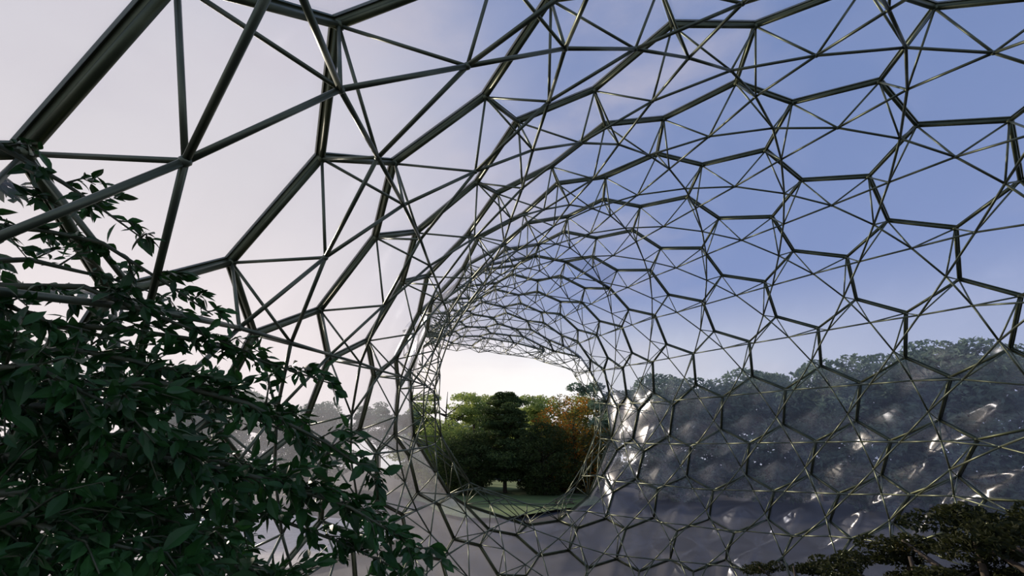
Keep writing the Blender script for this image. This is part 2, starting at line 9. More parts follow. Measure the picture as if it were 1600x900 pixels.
# ------------------------------------------------------------------ helpers
class MB:
    """collects polygons"""
    def __init__(s): s.v = []; s.f = []; s.sm = []; s.at = []
    def tube(s, a, b, r, n=6, r2=None):
        a = Vector(a); b = Vector(b); d = (b - a)
        if d.length < 1e-6: return
        d.normalize(); r2 = r if r2 is None else r2
        u = d.orthogonal().normalized(); w = d.cross(u); k = len(s.v)
        for p, q in ((a, r), (b, r2)):
            for i in range(n):
                t = 2 * math.pi * i / n
                s.v.append(p + u * (math.cos(t) * q) + w * (math.sin(t) * q))
        for i in range(n):
            j = (i + 1) % n
            s.f.append((k + i, k + j, k + n + j, k + n + i)); s.sm.append(True)
        s.f.append(tuple(k + i for i in range(n))[::-1]); s.sm.append(False)
        s.f.append(tuple(k + n + i for i in range(n))); s.sm.append(False)
    def path(s, pts, r0, r1, n=6):
        m = len(pts) - 1; k = len(s.v); pu = None
        for q, p in enumerate(pts):
            d = (pts[min(q + 1, m)] - pts[max(q - 1, 0)])
            d = d.normalized() if d.length > 1e-9 else Vector((0, 0, 1))
            u = d.orthogonal() if pu is None else (pu - d * pu.dot(d))
            u.normalize(); pu = u; w = d.cross(u); r = r0 + (r1 - r0) * q / m
            for i in range(n):
                t = 2 * math.pi * i / n
                s.v.append(p + u * (math.cos(t) * r) + w * (math.sin(t) * r))
        for q in range(m):
            for i in range(n):
                j = (i + 1) % n; a = k + q * n
                s.f.append((a + i, a + j, a + n + j, a + n + i)); s.sm.append(True)
        s.f.append(tuple(k + i for i in range(n))[::-1]); s.sm.append(False)
        s.f.append(tuple(k + m * n + i for i in range(n))); s.sm.append(False)
    def bar(s, a, b, up, w, h):
        """rectangular bar, width w, depth h along up"""
        a = Vector(a); b = Vector(b); d = (b - a).normalized(); up = Vector(up)
        up = (up - d * up.dot(d)).normalized(); sd = d.cross(up); k = len(s.v)
        for p in (a, b):
            for i, j in ((-1, -1), (1, -1), (1, 1), (-1, 1)):
                s.v.append(p + sd * (i * w / 2) + up * (j * h / 2))
        for q in ((0, 1, 5, 4), (1, 2, 6, 5), (2, 3, 7, 6), (3, 0, 4, 7), (3, 2, 1, 0), (4, 5, 6, 7)):
            s.f.append(tuple(k + i for i in q)); s.sm.append(False)
    def ball(s, c, r, n=8, m=5):
        k = len(s.v); c = Vector(c)
        for j in range(1, m):
            t = math.pi * j / m
            for i in range(n):
                p = 2 * math.pi * i / n
                s.v.append(c + Vector((math.sin(t) * math.cos(p), math.sin(t) * math.sin(p), math.cos(t))) * r)
        s.v.append(c + Vector((0, 0, r))); s.v.append(c - Vector((0, 0, r)))
        top = k + (m - 1) * n; bot = top + 1
        for j in range(m - 2):
            for i in range(n):
                a = k + j * n; i2 = (i + 1) % n
                s.f.append((a + i, a + n + i, a + n + i2, a + i2)); s.sm.append(True)
        for i in range(n):
            i2 = (i + 1) % n
            s.f.append((top, k + i, k + i2)); s.sm.append(True)
            a = k + (m - 2) * n
            s.f.append((bot, a + i2, a + i)); s.sm.append(True)
    def poly(s, pts, smooth=False):
        k = len(s.v); s.v.extend(Vector(p) for p in pts)
        s.f.append(tuple(range(k, k + len(pts)))); s.sm.append(smooth)
    def build(s, name, mat, parent=None, origin=None):
        me = bpy.data.meshes.new(name)
        o0 = Vector(origin) if origin is not None else None
        me.from_pydata([tuple(p - o0) if o0 is not None else tuple(p) for p in s.v], [], s.f)
        me.polygons.foreach_set('use_smooth', s.sm)
        me.materials.append(mat); me.update()
        o = bpy.data.objects.new(name, me); C.objects.link(o)
        if o0 is not None: o.location = o0
        if parent is not None: o.parent = parent
        return o

def tag(o, label=None, cat=None, group=None, kind=None):
    if label: o['label'] = label
    if cat: o['category'] = cat
    if group: o['group'] = group
    if kind: o['kind'] = kind
    return o
def empty(name, loc=(0, 0, 0), rz=0, **k):
    o = bpy.data.objects.new(name, None); C.objects.link(o)
    o.location = loc; o.rotation_euler = (0, 0, rz); o.empty_display_size = .2
    return tag(o, **k)
def copy_tree(o, parent=None):
    c = o.copy(); C.objects.link(c)
    if parent is not None: c.parent = parent
    for ch in [x for x in bpy.data.objects if x.parent == o and x != c]:
        copy_tree(ch, c)
    return c

# ------------------------------------------------------------------ materials
def mat(name):
    m = bpy.data.materials.new(name); m.use_nodes = True
    nt = m.node_tree; nt.nodes.clear()
    return m, nt, nt.nodes.new('ShaderNodeOutputMaterial')
def ramp(nt, fac, stops):
    r = nt.nodes.new('ShaderNodeValToRGB'); e = r.color_ramp.elements
    while len(e) < len(stops): e.new(.5)
    for x, (p, c) in zip(e, stops): x.position = p; x.color = (*c, 1)
    nt.links.new(fac, r.inputs[0]); return r.outputs[0]
def noise_tex(nt, scale, detail=3, coord='Object', rough=.5, vec=None):
    n = nt.nodes.new('ShaderNodeTexNoise'); n.inputs['Scale'].default_value = scale
    n.inputs['Detail'].default_value = detail; n.inputs['Roughness'].default_value = rough
    if vec is None:
        tc = nt.nodes.new('ShaderNodeTexCoord'); vec = tc.outputs[coord]
    nt.links.new(vec, n.inputs['Vector']); return n.outputs['Fac']

def steel(name, c1, c2, rough, metal=.7):
    m, nt, out = mat(name)
    b = nt.nodes.new('ShaderNodeBsdfPrincipled')
    nt.links.new(ramp(nt, noise_tex(nt, 3.0, 4), [(.3, c1), (.7, c2)]), b.inputs['Base Color'])
    b.inputs['Metallic'].default_value = metal; b.inputs['Roughness'].default_value = rough
    nt.links.new(b.outputs[0], out.inputs[0]); return m
M_BEAM = steel('galvanised_beam', (.07, .085, .045), (.12, .135, .075), .44)
M_TUBE = steel('galvanised_tube', (.10, .12, .075), (.16, .18, .12), .42)

def film(name, tint, veil, vfac, gloss_rough, ior=1.35):
    m, nt, out = mat(name); L = nt.links
    tr = nt.nodes.new('ShaderNodeBsdfTransparent'); tr.inputs[0].default_value = (*tint, 1)
    tl = nt.nodes.new('ShaderNodeBsdfTranslucent'); df = nt.nodes.new('ShaderNodeBsdfDiffuse')
    tl.inputs[0].default_value = (*veil, 1); df.inputs[0].default_value = (*veil, 1)
    a = nt.nodes.new('ShaderNodeMixShader'); a.inputs[0].default_value = .04
    L.new(tl.outputs[0], a.inputs[1]); L.new(df.outputs[0], a.inputs[2])
    b = nt.nodes.new('ShaderNodeMixShader')
    nz = noise_tex(nt, .55, 3)
    mr = nt.nodes.new('ShaderNodeMapRange'); L.new(nz, mr.inputs[0])
    mr.inputs[1].default_value = .3; mr.inputs[2].default_value = .7
    mr.inputs[3].default_value = vfac * .6; mr.inputs[4].default_value = vfac * 1.4
    lf = nt.nodes.new('ShaderNodeLayerWeight'); lf.inputs[0].default_value = .5
    p3 = nt.nodes.new('ShaderNodeMath'); p3.operation = 'POWER'; L.new(lf.outputs['Facing'], p3.inputs[0]); p3.inputs[1].default_value = 3
    m3 = nt.nodes.new('ShaderNodeMath'); m3.operation = 'MULTIPLY_ADD'; L.new(p3.outputs[0], m3.inputs[0]); m3.inputs[1].default_value = 2.2; m3.inputs[2].default_value = 1
    m4 = nt.nodes.new('ShaderNodeMath'); m4.operation = 'MULTIPLY'; L.new(mr.outputs[0], m4.inputs[0]); L.new(m3.outputs[0], m4.inputs[1]); m4.use_clamp = True
    L.new(m4.outputs[0], b.inputs[0]); L.new(tr.outputs[0], b.inputs[1]); L.new(a.outputs[0], b.inputs[2])
    g = nt.nodes.new('ShaderNodeBsdfGlossy'); g.inputs['Roughness'].default_value = gloss_rough
    g.inputs[0].default_value = (.9, .93, 1, 1)
    lw = nt.nodes.new('ShaderNodeLayerWeight'); lw.inputs[0].default_value = .5
    pw = nt.nodes.new('ShaderNodeMath'); pw.operation = 'POWER'; L.new(lw.outputs['Facing'], pw.inputs[0]); pw.inputs[1].default_value = 5
    fr = nt.nodes.new('ShaderNodeMath'); fr.operation = 'MULTIPLY_ADD'; L.new(pw.outputs[0], fr.inputs[0])
    fr.inputs[1].default_value = .22; fr.inputs[2].default_value = .045
    # slight crinkle of the foil
    bp = nt.nodes.new('ShaderNodeBump'); bp.inputs['Strength'].default_value = .12; bp.inputs['Distance'].default_value = .05
    L.new(noise_tex(nt, 1.7, 2), bp.inputs['Height']); L.new(bp.outputs[0], g.inputs['Normal'])
    c = nt.nodes.new('ShaderNodeMixShader'); L.new(fr.outputs[0], c.inputs[0])
    L.new(b.outputs[0], c.inputs[1]); L.new(g.outputs[0], c.inputs[2])
    L.new(c.outputs[0], out.inputs[0]); return m
M_FILM = film('etfe_film', (.895, .91, .94), (.88, .88, .93), .052, .24)

def leafmat(name, stops, scale, rough=.6, trans=.35, spec=.15):
    m, nt, out = mat(name); L = nt.links
    col = ramp(nt, noise_tex(nt, scale, 3), stops)
    p = nt.nodes.new('ShaderNodeBsdfPrincipled'); L.new(col, p.inputs['Base Color'])
    p.inputs['Roughness'].default_value = rough; p.inputs['Specular IOR Level'].default_value = spec
    t = nt.nodes.new('ShaderNodeBsdfTranslucent'); L.new(col, t.inputs[0])
    x = nt.nodes.new('ShaderNodeMixShader'); x.inputs[0].default_value = trans
    L.new(p.outputs[0], x.inputs[1]); L.new(t.outputs[0], x.inputs[2]); L.new(x.outputs[0], out.inputs[0]); return m
M_BIGLEAF = leafmat('shrub_leaf', [(.3, (.008, .034, .007)), (.62, (.024, .090, .018)), (.78, (.045, .14, .03))], 5, .42, .12, .28)
M_DARKTREE = leafmat('dark_tree_leaf', [(.3, (.022, .042, .014)), (.7, (.07, .095, .026))], .7)
M_PINE = leafmat('cedar_leaf', [(.3, (.03, .06, .022)), (.62, (.09, .13, .04)), (.8, (.20, .20, .06))], .5)
M_GREEN = leafmat('green_tree_leaf', [(.3, (.16, .24, .06)), (.7, (.40, .46, .14))], .6, .7, .55)
M_AUTUMN = leafmat('autumn_leaf', [(.42, (.07, .10, .03)), (.55, (.30, .20, .03)), (.68, (.55, .16, .03))], .45, .7, .5)
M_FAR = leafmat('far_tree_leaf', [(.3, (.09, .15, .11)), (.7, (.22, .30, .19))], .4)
M_OLIVE = leafmat('olive_shrub_leaf', [(.3, (.012, .02, .008)), (.65, (.035, .04, .012)), (.85, (.16, .12, .025))], 1.2)
def plain(name, c1, c2, scale, rough):
    m, nt, out = mat(name); b = nt.nodes.new('ShaderNodeBsdfPrincipled')
    nt.links.new(ramp(nt, noise_tex(nt, scale, 5), [(.3, c1), (.7, c2)]), b.inputs['Base Color'])
    b.inputs['Roughness'].default_value = rough; nt.links.new(b.outputs[0], out.inputs[0]); return m
M_BARK = plain('bark', (.035, .028, .02), (.09, .07, .05), 8, .9)
M_STEM = plain('green_stem', (.03, .045, .02), (.07, .08, .035), 9, .6)
M_GRASS = plain('lawn', (.045, .085, .02), (.11, .17, .04), .35, .95)
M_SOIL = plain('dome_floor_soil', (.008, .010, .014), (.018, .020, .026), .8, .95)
M_PALE_FILL = plain('pale_fill_ground', (.50, .44, .36), (.70, .62, .52), 2.5, .95)  # for the added pale patch that brightens the lower left
M_WOOD = plain('weathered_wood', (.05, .04, .03), (.12, .09, .06), 6, .8)

# ------------------------------------------------------------------ the space frame of the dome
V = []; NI = []
for t in VERTS.split(';'):
    a = [float(x) for x in t.split(',')]
    V.append(Vector(a[:3])); NI.append(Vector(a[3:]).normalized())
CL = []
for t in CELLS.split(';'):
    h, b = t.split(':'); k, u = h.split(',')
    CL.append((int(k), int(u), [None if x == '' else int(x) for x in b.split(',')]))
CAM = Vector((0, 0, 4.9))
TH = R(21.2); F = 683.71
def project(p):
    d = p - CAM
    z = d.y * math.cos(TH) + d.z * math.sin(TH); yy = d.y * math.sin(TH) - d.z * math.cos(TH)
    return (800 + F * d.x / z, 450 + F * yy / z, z) if z > .2 else (9e3, 9e3, z)
def prominence(p):
    x, y, z = project(p)
    return (0 if -60 < x < 1660 and -60 < y < 960 else 1, (p - CAM).length)

edges = {}; rim = set()
for k, u, c in CL:
    for i in range(6):
        a, b = c[i], c[(i + 1) % 6]
        if a is not None and b is not None: edges.setdefault(tuple(sorted((a, b))), 0); edges[tuple(sorted((a, b)))] += 1
    if None in c:
        m = len(c); 
        # closing edge across the trimmed side of the cell
        for i in range(6):
            if c[i] is not None and c[(i + 1) % 6] is None:
                j = (i + 1) % 6
                while c[j] is None: j = (j + 1) % 6
                rim.add(tuple(sorted((c[i], c[j]))))
elist = list(edges)
OFF = Vector((0, -.156, -.099))
node = {}
for e in elist:
    n = (NI[e[0]] + NI[e[1]]).normalized()
    node[e] = (V[e[0]] + V[e[1]]) / 2 + n * (.57 * 1.5) + OFF
inc = {}
for e in elist:
    for v in e: inc.setdefault(v, []).append(e)
chords = []; seen = set()
for v, es in inc.items():
    for i in range(len(es)):
        for j in range(i): chords.append((node[es[i]], node[es[j]]))
struts = [(node[e], V[v]) for e in elist for v in e]

# the free edge around the opening carries a denser edge truss
opening = [e for e in set([e for e in edges if edges[e] == 1] + list(rim))
           if (lambda q: 600 < q[0] < 990 and 480 < q[1] < 870 and q[2] > 14)(project((V[e[0]] + V[e[1]]) / 2))]
for e in opening:
    n = (NI[e[0]] + NI[e[1]]).normalized(); m = (V[e[0]] + V[e[1]]) / 2
    if e not in node:
        node[e] = m + n * .855 + OFF; elist.append(e)
        struts += [(node[e], V[e[0]]), (node[e], V[e[1]])]
vn = {}
for e in opening:
    for v in e:
        if v not in vn:
            vn[v] = V[v] + NI[v] * 1.02 + OFF * .9; struts.append((vn[v], V[v]))
        chords.append((vn[v], node[e]))
for e in opening:
    chords.append((vn[e[0]], vn[e[1]]))
    struts += [(vn[e[0]], V[e[1]]), (vn[e[1]], V[e[0]])]
    for v in e:
        for e2 in inc.get(v, []):
            if e2 != e and e2 in node: struts.append((vn[v], node[e2])); chords.append((node[e], node[e2]))

FR = empty('space_frame', (0, 30, 0), label='grey steel space frame of the tunnel dome, hexagon grid outside and thinner star tubes inside', cat='dome frame')
def rel(o): o.parent = FR; o.location = -Vector(FR.location); return o
def beam_mb(mb, e, closing=False):
    a, b = V[e[0]], V[e[1]]; n = (NI[e[0]] + NI[e[1]]).normalized()
    mb.tube(a, b, .034, 8)
    mb.bar(a - n * .085, b - n * .085, n, .055, .025)
    mb.bar(a - n * .06, b - n * .06, n, .018, .05)
def family(name, items, fn, mat, mid):
    items = sorted(items, key=lambda it: prominence(mid(it)))
    for it in items[:99]:
        mb = MB(); fn(mb, it); rel(mb.build(name, mat))
    mb = MB()
    for it in items[99:]: fn(mb, it)
    o = rel(mb.build(name, mat)); o['kind'] = 'stuff'
family('hexagon_beam', list(edges) + [e for e in rim if e not in edges], beam_mb, M_BEAM, lambda e: (V[e[0]] + V[e[1]]) / 2)
family('star_tube', chords, lambda mb, c: mb.tube(c[0], c[1], .023, 7), M_TUBE, lambda c: (c[0] + c[1]) / 2)
family('diagonal_strut', struts, lambda mb, c: mb.tube(c[0], c[1], .019, 6), M_TUBE, lambda c: (c[0] + c[1]) / 2)
family('outer_joint', list(inc), lambda mb, v: mb.ball(V[v], .052), M_BEAM, lambda v: V[v])
family('inner_joint', elist, lambda mb, e: mb.ball(node[e], .036), M_TUBE, lambda e: node[e])

# ------------------------------------------------------------------ the foil cushions, one per cell
ORD = ['', 'first', 'second', 'third', 'fourth', 'fifth', 'sixth', 'seventh', 'eighth', 'ninth', 'tenth', 'eleventh', 'twelfth',
       'thirteenth', 'fourteenth', 'fifteenth', 'sixteenth', 'seventeenth', 'eighteenth', 'nineteenth', 'twentieth']
def cushion(c):
    ids = [x for x in c if x is not None]
    n = sum((NI[i] for i in ids), Vector()).normalized()
    ctr = sum((V[i] for i in ids), Vector()) / len(ids)
    pts = [V[i] - n * .07 for i in ids]; base = ctr - n * .07
    # edge points, 3 per side
    ring = []
    m = len(pts)
    for i in range(m):
        for t in (0, 1 / 3, 2 / 3): ring.append(pts[i].lerp(pts[(i + 1) % m], t))
    ring = [base + (p - base) * .972 for p in ring]
    q = len(ring); mb = MB()
    lev = [(1, 0), (.86, .42), (.64, .74), (.36, .94)]
    for sgn, hgt in ((-1, .26), (1, .10)):
        k = len(mb.v)
        for s, h in lev:
            for p in ring: mb.v.append(base + (p - base) * s + n * (sgn * (hgt * h + .006)))
        mb.v.append(base + n * (sgn * (hgt + .006))); top = len(mb.v) - 1
        for l in range(len(lev) - 1):
            for i in range(q):
                j = (i + 1) % q; a = k + l * q
                f = (a + i, a + j, a + q + j, a + q + i)
                mb.f.append(f if sgn > 0 else f[::-1]); mb.sm.append(True)
        a = k + (len(lev) - 1) * q
        for i in range(q):
            f = (a + i, a + (i + 1) % q, top)
            mb.f.append(f if sgn > 0 else f[::-1]); mb.sm.append(True)
    return mb, ctr
info = []
for k, u, c in CL:
    mb, ctr = cushion(c); info.append((k, u, c, mb, ctr, project(ctr)))
rows = {}
for it in info:
    x, y, z = it[5]
    if -40 < x < 1640 and -40 < y < 940: rows.setdefault(it[0], []).append(it)
rk = sorted(rows)
lab = {}
for ri, k in enumerate(rk):
    for j, it in enumerate(sorted(rows[k], key=lambda t: t[1])):
        part = 'trimmed ' if None in it[2] else ''
        lab[id(it[3])] = '%sclear foil cushion, %s inward along %s cushion row counted from lower right corner' % (part, ORD[min(j + 1, 20)], ORD[min(ri + 1, 20)])
for k, u, c, mb, ctr, pr in info:
    o = mb.build('foil_cushion', M_FILM, origin=ctr)
    tag(o, lab.get(id(mb), 'clear foil cushion of the dome just outside the picture'), 'roof cushion', 'hexagonal foil cushions of the dome')

# ------------------------------------------------------------------ ground
mb = MB(); N = 40
for j in range(N + 1):
    for i in range(N + 1):
        x = -150 + 300 * i / N; y = -20 + 260 * j / N
        z = .25 * noise.noise(Vector((x * .03, y * .03, 0))) * min(1, max(0, (y - 25) / 30))
        mb.v.append(Vector((x, y, z - .05)))
for j in range(N):
    for i in range(N):
        a = j * (N + 1) + i; mb.f.append((a, a + 1, a + N + 2, a + N + 1)); mb.sm.append(True)
g = mb.build('ground', M_SOIL); tag(g, 'dark rough ground under the dome and trees', 'ground', kind='structure')
mb = MB(); q = 40; k0 = 0
for i in range(q):
    a = 2 * math.pi * i / q; rr = 1 + .12 * math.sin(3 * a) + .06 * math.sin(7 * a + 1)
    mb.v.append(Vector((-1 + 16 * rr * math.cos(a), 76 + 31 * rr * math.sin(a), .30)))
mb.f.append(tuple(range(q))); mb.sm.append(True)
lw_ = mb.build('lawn', M_GRASS); tag(lw_, 'green lawn beyond the dome opening', 'lawn', kind='structure')
mb = MB()  # invented pale ground patch, added to brighten the cushions at lower left
for i in range(q):
    a = 2 * math.pi * i / q; rr = 1 + .10 * math.sin(3 * a + 1) + .05 * math.sin(5 * a)
    mb.v.append(Vector((-44 + 33 * rr * math.cos(a), 26 + 26 * rr * math.sin(a), .26)))
mb.f.append(tuple(range(q))); mb.sm.append(True)
gv = mb.build('added_pale_ground', M_PALE_FILL); tag(gv, 'added pale ground that brightens the view through the left dome wall', 'added ground', kind='structure')

# ------------------------------------------------------------------ trees
def leafquad(mb, p, n, up, l, w):
    n = n.normalized(); t = up - n * up.dot(n)
    t = t.normalized() if t.length > 1e-4 else n.orthogonal().normalized()
    s = n.cross(t)
    k = len(mb.v); f = n * (w * .25)
    mb.v += [p - t * l * .5, p + s * w * .5 + f, p + t * l * .5, p - s * w * .5 + f]
    mb.f.append((k, k + 1, k + 2)); mb.f.append((k, k + 2, k + 3)); mb.sm += [False, False]
def clump(mb, c, rx, rz, n, l, rg, drop=.0):
    for _ in range(n):
        while True:
            d = Vector((rg.uniform(-1, 1), rg.uniform(-1, 1), rg.uniform(-1, 1)))
            if d.length < 1: break
        r = d.length; d = d.normalized() * (r ** .55)
        p = c + Vector((d.x * rx, d.y * rx, d.z * rz - drop * (d.x * d.x + d.y * d.y) * rx))
        nn = Vector((rg.gauss(0, 1), rg.gauss(0, 1), rg.gauss(.9, .8)))
        leafquad(mb, p, nn, Vector((rg.gauss(0, 1), rg.gauss(0, 1), rg.gauss(0, .5))), l * rg.uniform(.6, 1.3), l * rg.uniform(.3, .6))
def make_tree(name, H, spread, mat_, seed, style='round', leaf=.35, dens=1.0, base=.18):
    rg = random.Random(seed); root = empty(name)
    tr = MB(); fo = MB()
    bend = Vector((rg.uniform(-.04, .04), rg.uniform(-.04, .04), 0)) * H
    tp = [Vector((0, 0, -.3)) + (Vector((0, 0, H * .95)) + bend * math.sin(t * 3)) * t for t in [i / 9 for i in range(10)]]
    tr.path(tp, H * .018 + .08, .03, 8)
    def trunk(h):
        q = min(.999, max(0, h / (H * .95))) * 9; i = int(q); return tp[i].lerp(tp[min(9, i + 1)], q - i)
    if style == 'tier':
        nt_ = 11
        for k in range(nt_):
            h = H * (base + (1 - base) * (k + .5) / nt_); fr = (h / H - base) / (1 - base)
            rad = spread * (1 - fr) ** .42 * rg.uniform(.62, 1.12) * (.7 + .3 * min(1, fr * 5))
            for a in range(7):
                an = a * 2 * math.pi / 7 + rg.uniform(-.4, .4) + k; st = trunk(h * .97)
                rr = rad * rg.uniform(.55, 1.0)
                en = st + Vector((math.cos(an) * rr, math.sin(an) * rr, rr * rg.uniform(.02, .16)))
                br = [st, st.lerp(en, .5) + Vector((0, 0, rr * .06)), en]; tr.path(br, .07, .02, 5)
                for q in (.42, .7, .98):
                    cc = st.lerp(en, q) + Vector((0, 0, rg.gauss(0, .22))); clump(fo, cc + Vector((0, 0, .1)), rr * .27 + .45, .22 + rr * .025, int(115 * dens), leaf, rg, .10)
        clump(fo, trunk(H * .95), spread * .30, H * .05, int(420 * dens), leaf, rg, .25)
    elif style == 'umbrella':
        for k in range(22):
            h = H * rg.uniform(.3, .78); an = rg.uniform(0, 2 * math.pi); st = trunk(h)
            el = rg.uniform(.35, .95); rr = spread * rg.uniform(.45, 1.0) * (1.15 - .55 * h / H)
            en = st + Vector((math.cos(an) * rr, math.sin(an) * rr, rr * el * .75)); en.z = min(en.z, H * .97)
            tr.path([st, st.lerp(en, .5) - Vector((0, 0, rr * .05)), en], .09, .02, 5)
            for q in range(4):
                cc = en + Vector((rg.gauss(0, 1), rg.gauss(0, 1), rg.gauss(0, .25))) * spread * .16
                clump(fo, cc, spread * .20, H * .035, int(85 * dens), leaf, rg, .18)
    else:
        for k in range(34):
            t = (k + .5) / 34; ph = k * 2.4; zc = 1 - 2 * t
            rr = math.sqrt(max(0, 1 - zc * zc)) * spread * rg.uniform(.55, .95)
            hc = H * (base + (1 - base) * (.5 + .46 * zc)); st = trunk(hc * .72)
            en = Vector((math.cos(ph) * rr, math.sin(ph) * rr, hc)) + Vector((trunk(hc).x, trunk(hc).y, 0))
            tr.path([st, st.lerp(en, .55) + Vector((0, 0, -.2)), en], .09, .02, 5)
            clump(fo, en, spread * .33, H * .095, int(230 * dens), leaf, rg, .05)
        clump(fo, trunk(H * .55), spread * .6, H * .3, int(1200 * dens), leaf * 1.2, rg)
    tr.build('trunk', M_BARK, root); fo.build('crown', mat_, root)
    return root
def spot(px, dist):      # ground point seen at image column px, dist metres ahead
    z = dist / math.cos(TH)
    # camera-forward distance for a ground point at horizontal distance dist
    zc = dist * math.cos(TH) + (0 - 4.9) * math.sin(TH)
    return ((px - 800) / F * zc, dist, 0)
def place(proto, px, dist, rz, s, first, **k):
    o = proto if first else copy_tree(proto)
    o.location = spot(px, dist); o.rotation_euler = (0, 0, rz); o.scale = (s, s, s)
    for key, v in k.items(): o['category' if key == 'cat' else key] = v
    return o

ced = make_tree('cedar_tree', 14.6, 8.2, M_PINE, 3, 'tier', .42, 1.15, .16)
place(ced, 789, 68, .4, 1.0, True, label='tall layered dark cedar standing in the middle of the dome opening', cat='tree')
aut = make_tree('autumn_tree', 13.6, 6.4, M_AUTUMN, 5, 'round', .40, 1.2, .06)
place(aut, 902, 68, 1.0, 1.0, True, label='rust and orange autumn tree at the right side of the dome opening', cat='tree')
rd = make_tree('broadleaf_tree', 11, 5.4, M_DARKTREE, 8, 'round', .40, 1.2, .04)
place(rd, 852, 64, 2.0, .84, True, label='dark round tree between the tall cedar and the autumn tree', cat='tree')
place(rd, 728, 64, .5, .72, False, label='low dark tree just left of the tall cedar in the opening', cat='tree')
gr = make_tree('broadleaf_tree', 12.5, 4.6, M_GREEN, 12, 'umbrella', .38, 1.1)
place(gr, 738, 92, .3, 1.52, True, label='airy green tree with flat leaf tufts left of the tall cedar', cat='tree')
place(gr, 692, 82, 1.7, 1.40, False, label='pale green tree behind the left edge of the dome opening', cat='tree')
rg2 = make_tree('broadleaf_tree', 11, 5.2, M_GREEN, 22, 'round', .42, 1.0, .05)
place(rg2, 690, 70, .9, .92, True, label='bushy green tree low behind the left edge of the dome opening', cat='tree')
far = make_tree('broadleaf_tree', 15, 7.0, M_FAR, 31, 'umbrella', .55, 1.7)
far2 = make_tree('broadleaf_tree', 14, 7.2, M_FAR, 35, 'round', .62, 1.5, .02)
place(gr, 835, 106, .2, 1.62, False, label='hazy far tree whose top shows just right of the cedar top', cat='tree')
place(gr, 880, 100, 1.9, 1.58, False, label='hazy far tree whose top shows left of the autumn tree', cat='tree')
place(far, 1920, 70, 1.9, 1.2, True, label='misty tree outside, beyond the right edge of the picture', cat='tree')
place(far2, 780, 122, .2, 1.25, True, label='hazy far round tree filling the gap behind the tall cedar', cat='tree')
lb = [
 (1003, 62, 1.02, 0, 'misty tree seen through the film just right of the opening'),
 (1060, 60, 1.08, 1, 'misty round tree through the film, second right of the opening'),
 (1140, 66, 1.12, 0, 'misty tree through the film with a flat top, third right of the opening'),
 (1205, 58, 1.08, 1, 'misty low round tree through the film, fourth right of the opening'),
 (1290, 60, 1.10, 0, 'misty flat-topped tree through the film, right of the middle of the right wall'),
 (1375, 50, 1.10, 1, 'misty tree through the film with broad crown, third from right edge'),
 (1465, 52, 1.10, 0, 'misty tall tree through the film, second from the right edge'),
 (1570, 46, 1.15, 1, 'misty tree through the film at the right edge of the picture'),
 (1700, 48, 1.2, 0, 'misty tree through the film just beyond the right edge'),
 (590, 78, .98, 0, 'misty tree seen through the film just left of the opening'),
 (480, 80, .98, 1, 'misty tree through the film behind the left frame, second left of opening'),
 (390, 76, 1.0, 0, 'misty tree through the film, third left of the opening'),
 (280, 60, 1.05, 1, 'misty tree behind the foreground foliage, fourth left of the opening'),
 (640, 92, 1.2, 1, 'misty back tree between the left frame edge and the opening')]
for i, (px, d, s, kk, tx) in enumerate(lb):
    place(gr if px == 640 else (far, far2)[kk], px, d, i * 1.3, s, False, label=tx, cat='tree', group='misty trees outside the dome')

# shaded low hedge trees that close the view under the crowns
for i, (px, tx) in enumerate(((655, 'first from the left'), (705, 'second from the left'), (835, 'third from the left'), (890, 'fourth from the left'), (940, 'fifth from the left'))):
    place(far2, px, 150 + 3 * (i % 2), i * 2.1, 1.15, False, label='back row round tree far beyond the opening, ' + tx, cat='tree', group='back row of trees beyond the opening')
hd = make_tree('low_shrub', 4.2, 3.6, M_DARKTREE, 41, 'round', .32, .7, .02)
hs = [(655, 76, 'dark low shrub at the far left under the opening trees'), (700, 74, 'dark low shrub left of the cedar trunk'),
      (742, 80, 'dark low shrub close left of the sunlit lawn strip'), (835, 74, 'dark low shrub close right of the cedar trunk'),
      (880, 72, 'dark low shrub under the right part of the opening'), (925, 72, 'dark low shrub under the autumn tree')]
hs += [(970, 90, 'dark back hedge bush through the film, just right of the opening'), (1040, 78, 'dark back hedge bush through the film, second right of opening'),
      (1105, 80, 'dark back hedge bush through the film, third right of opening'), (1170, 72, 'dark back hedge bush through the film, fourth right of opening'),
      (1240, 72, 'dark back hedge bush through the film, fifth right of opening'), (1320, 66, 'dark back hedge bush through the film, fourth from right edge'),
      (1400, 62, 'dark back hedge bush through the film, third from right edge'), (1480, 60, 'dark back hedge bush through the film, second from right edge'),
      (1560, 56, 'dark back hedge bush through the film, at the right edge')]
for i, (px, d, tx) in enumerate(hs): place(hd, px, d, i * .9, 1, i == 0, label=tx, cat='shrub', group='low shrubs beyond the opening')

# picnic table on the lawn
pt = empty('picnic_table', spot(882, 52), .2, label='small dark picnic table on the lawn beyond the opening', cat='picnic table')
def part(name, fn, m, parent):
    mb = MB(); fn(mb); return mb.build(name, m, parent)
part('table_top', lambda m: [m.bar((-1.1, y, .75), (1.1, y, .75), (0, 0, 1), .13, .04) for y in (-.3, -.15, 0, .15, .3)], M_WOOD, pt)
for s in (-1, 1):
    part('bench', lambda m: [m.bar((-1.1, s * .72 + y, .45), (1.1, s * .72 + y, .45), (0, 0, 1), .13, .04) for y in (-.07, .07)], M_WOOD, pt)
    part('leg_frame', lambda m: [m.bar((s * .8, -.75, 0), (s * .8, -.2, .73), (1, 0, 0), .09, .05), m.bar((s * .8, .75, 0), (s * .8, .2, .73), (1, 0, 0), .09, .05),
                                 m.bar((s * .8, -.8, .41), (s * .8, .8, .41), (1, 0, 0), .09, .05)], M_WOOD, pt)

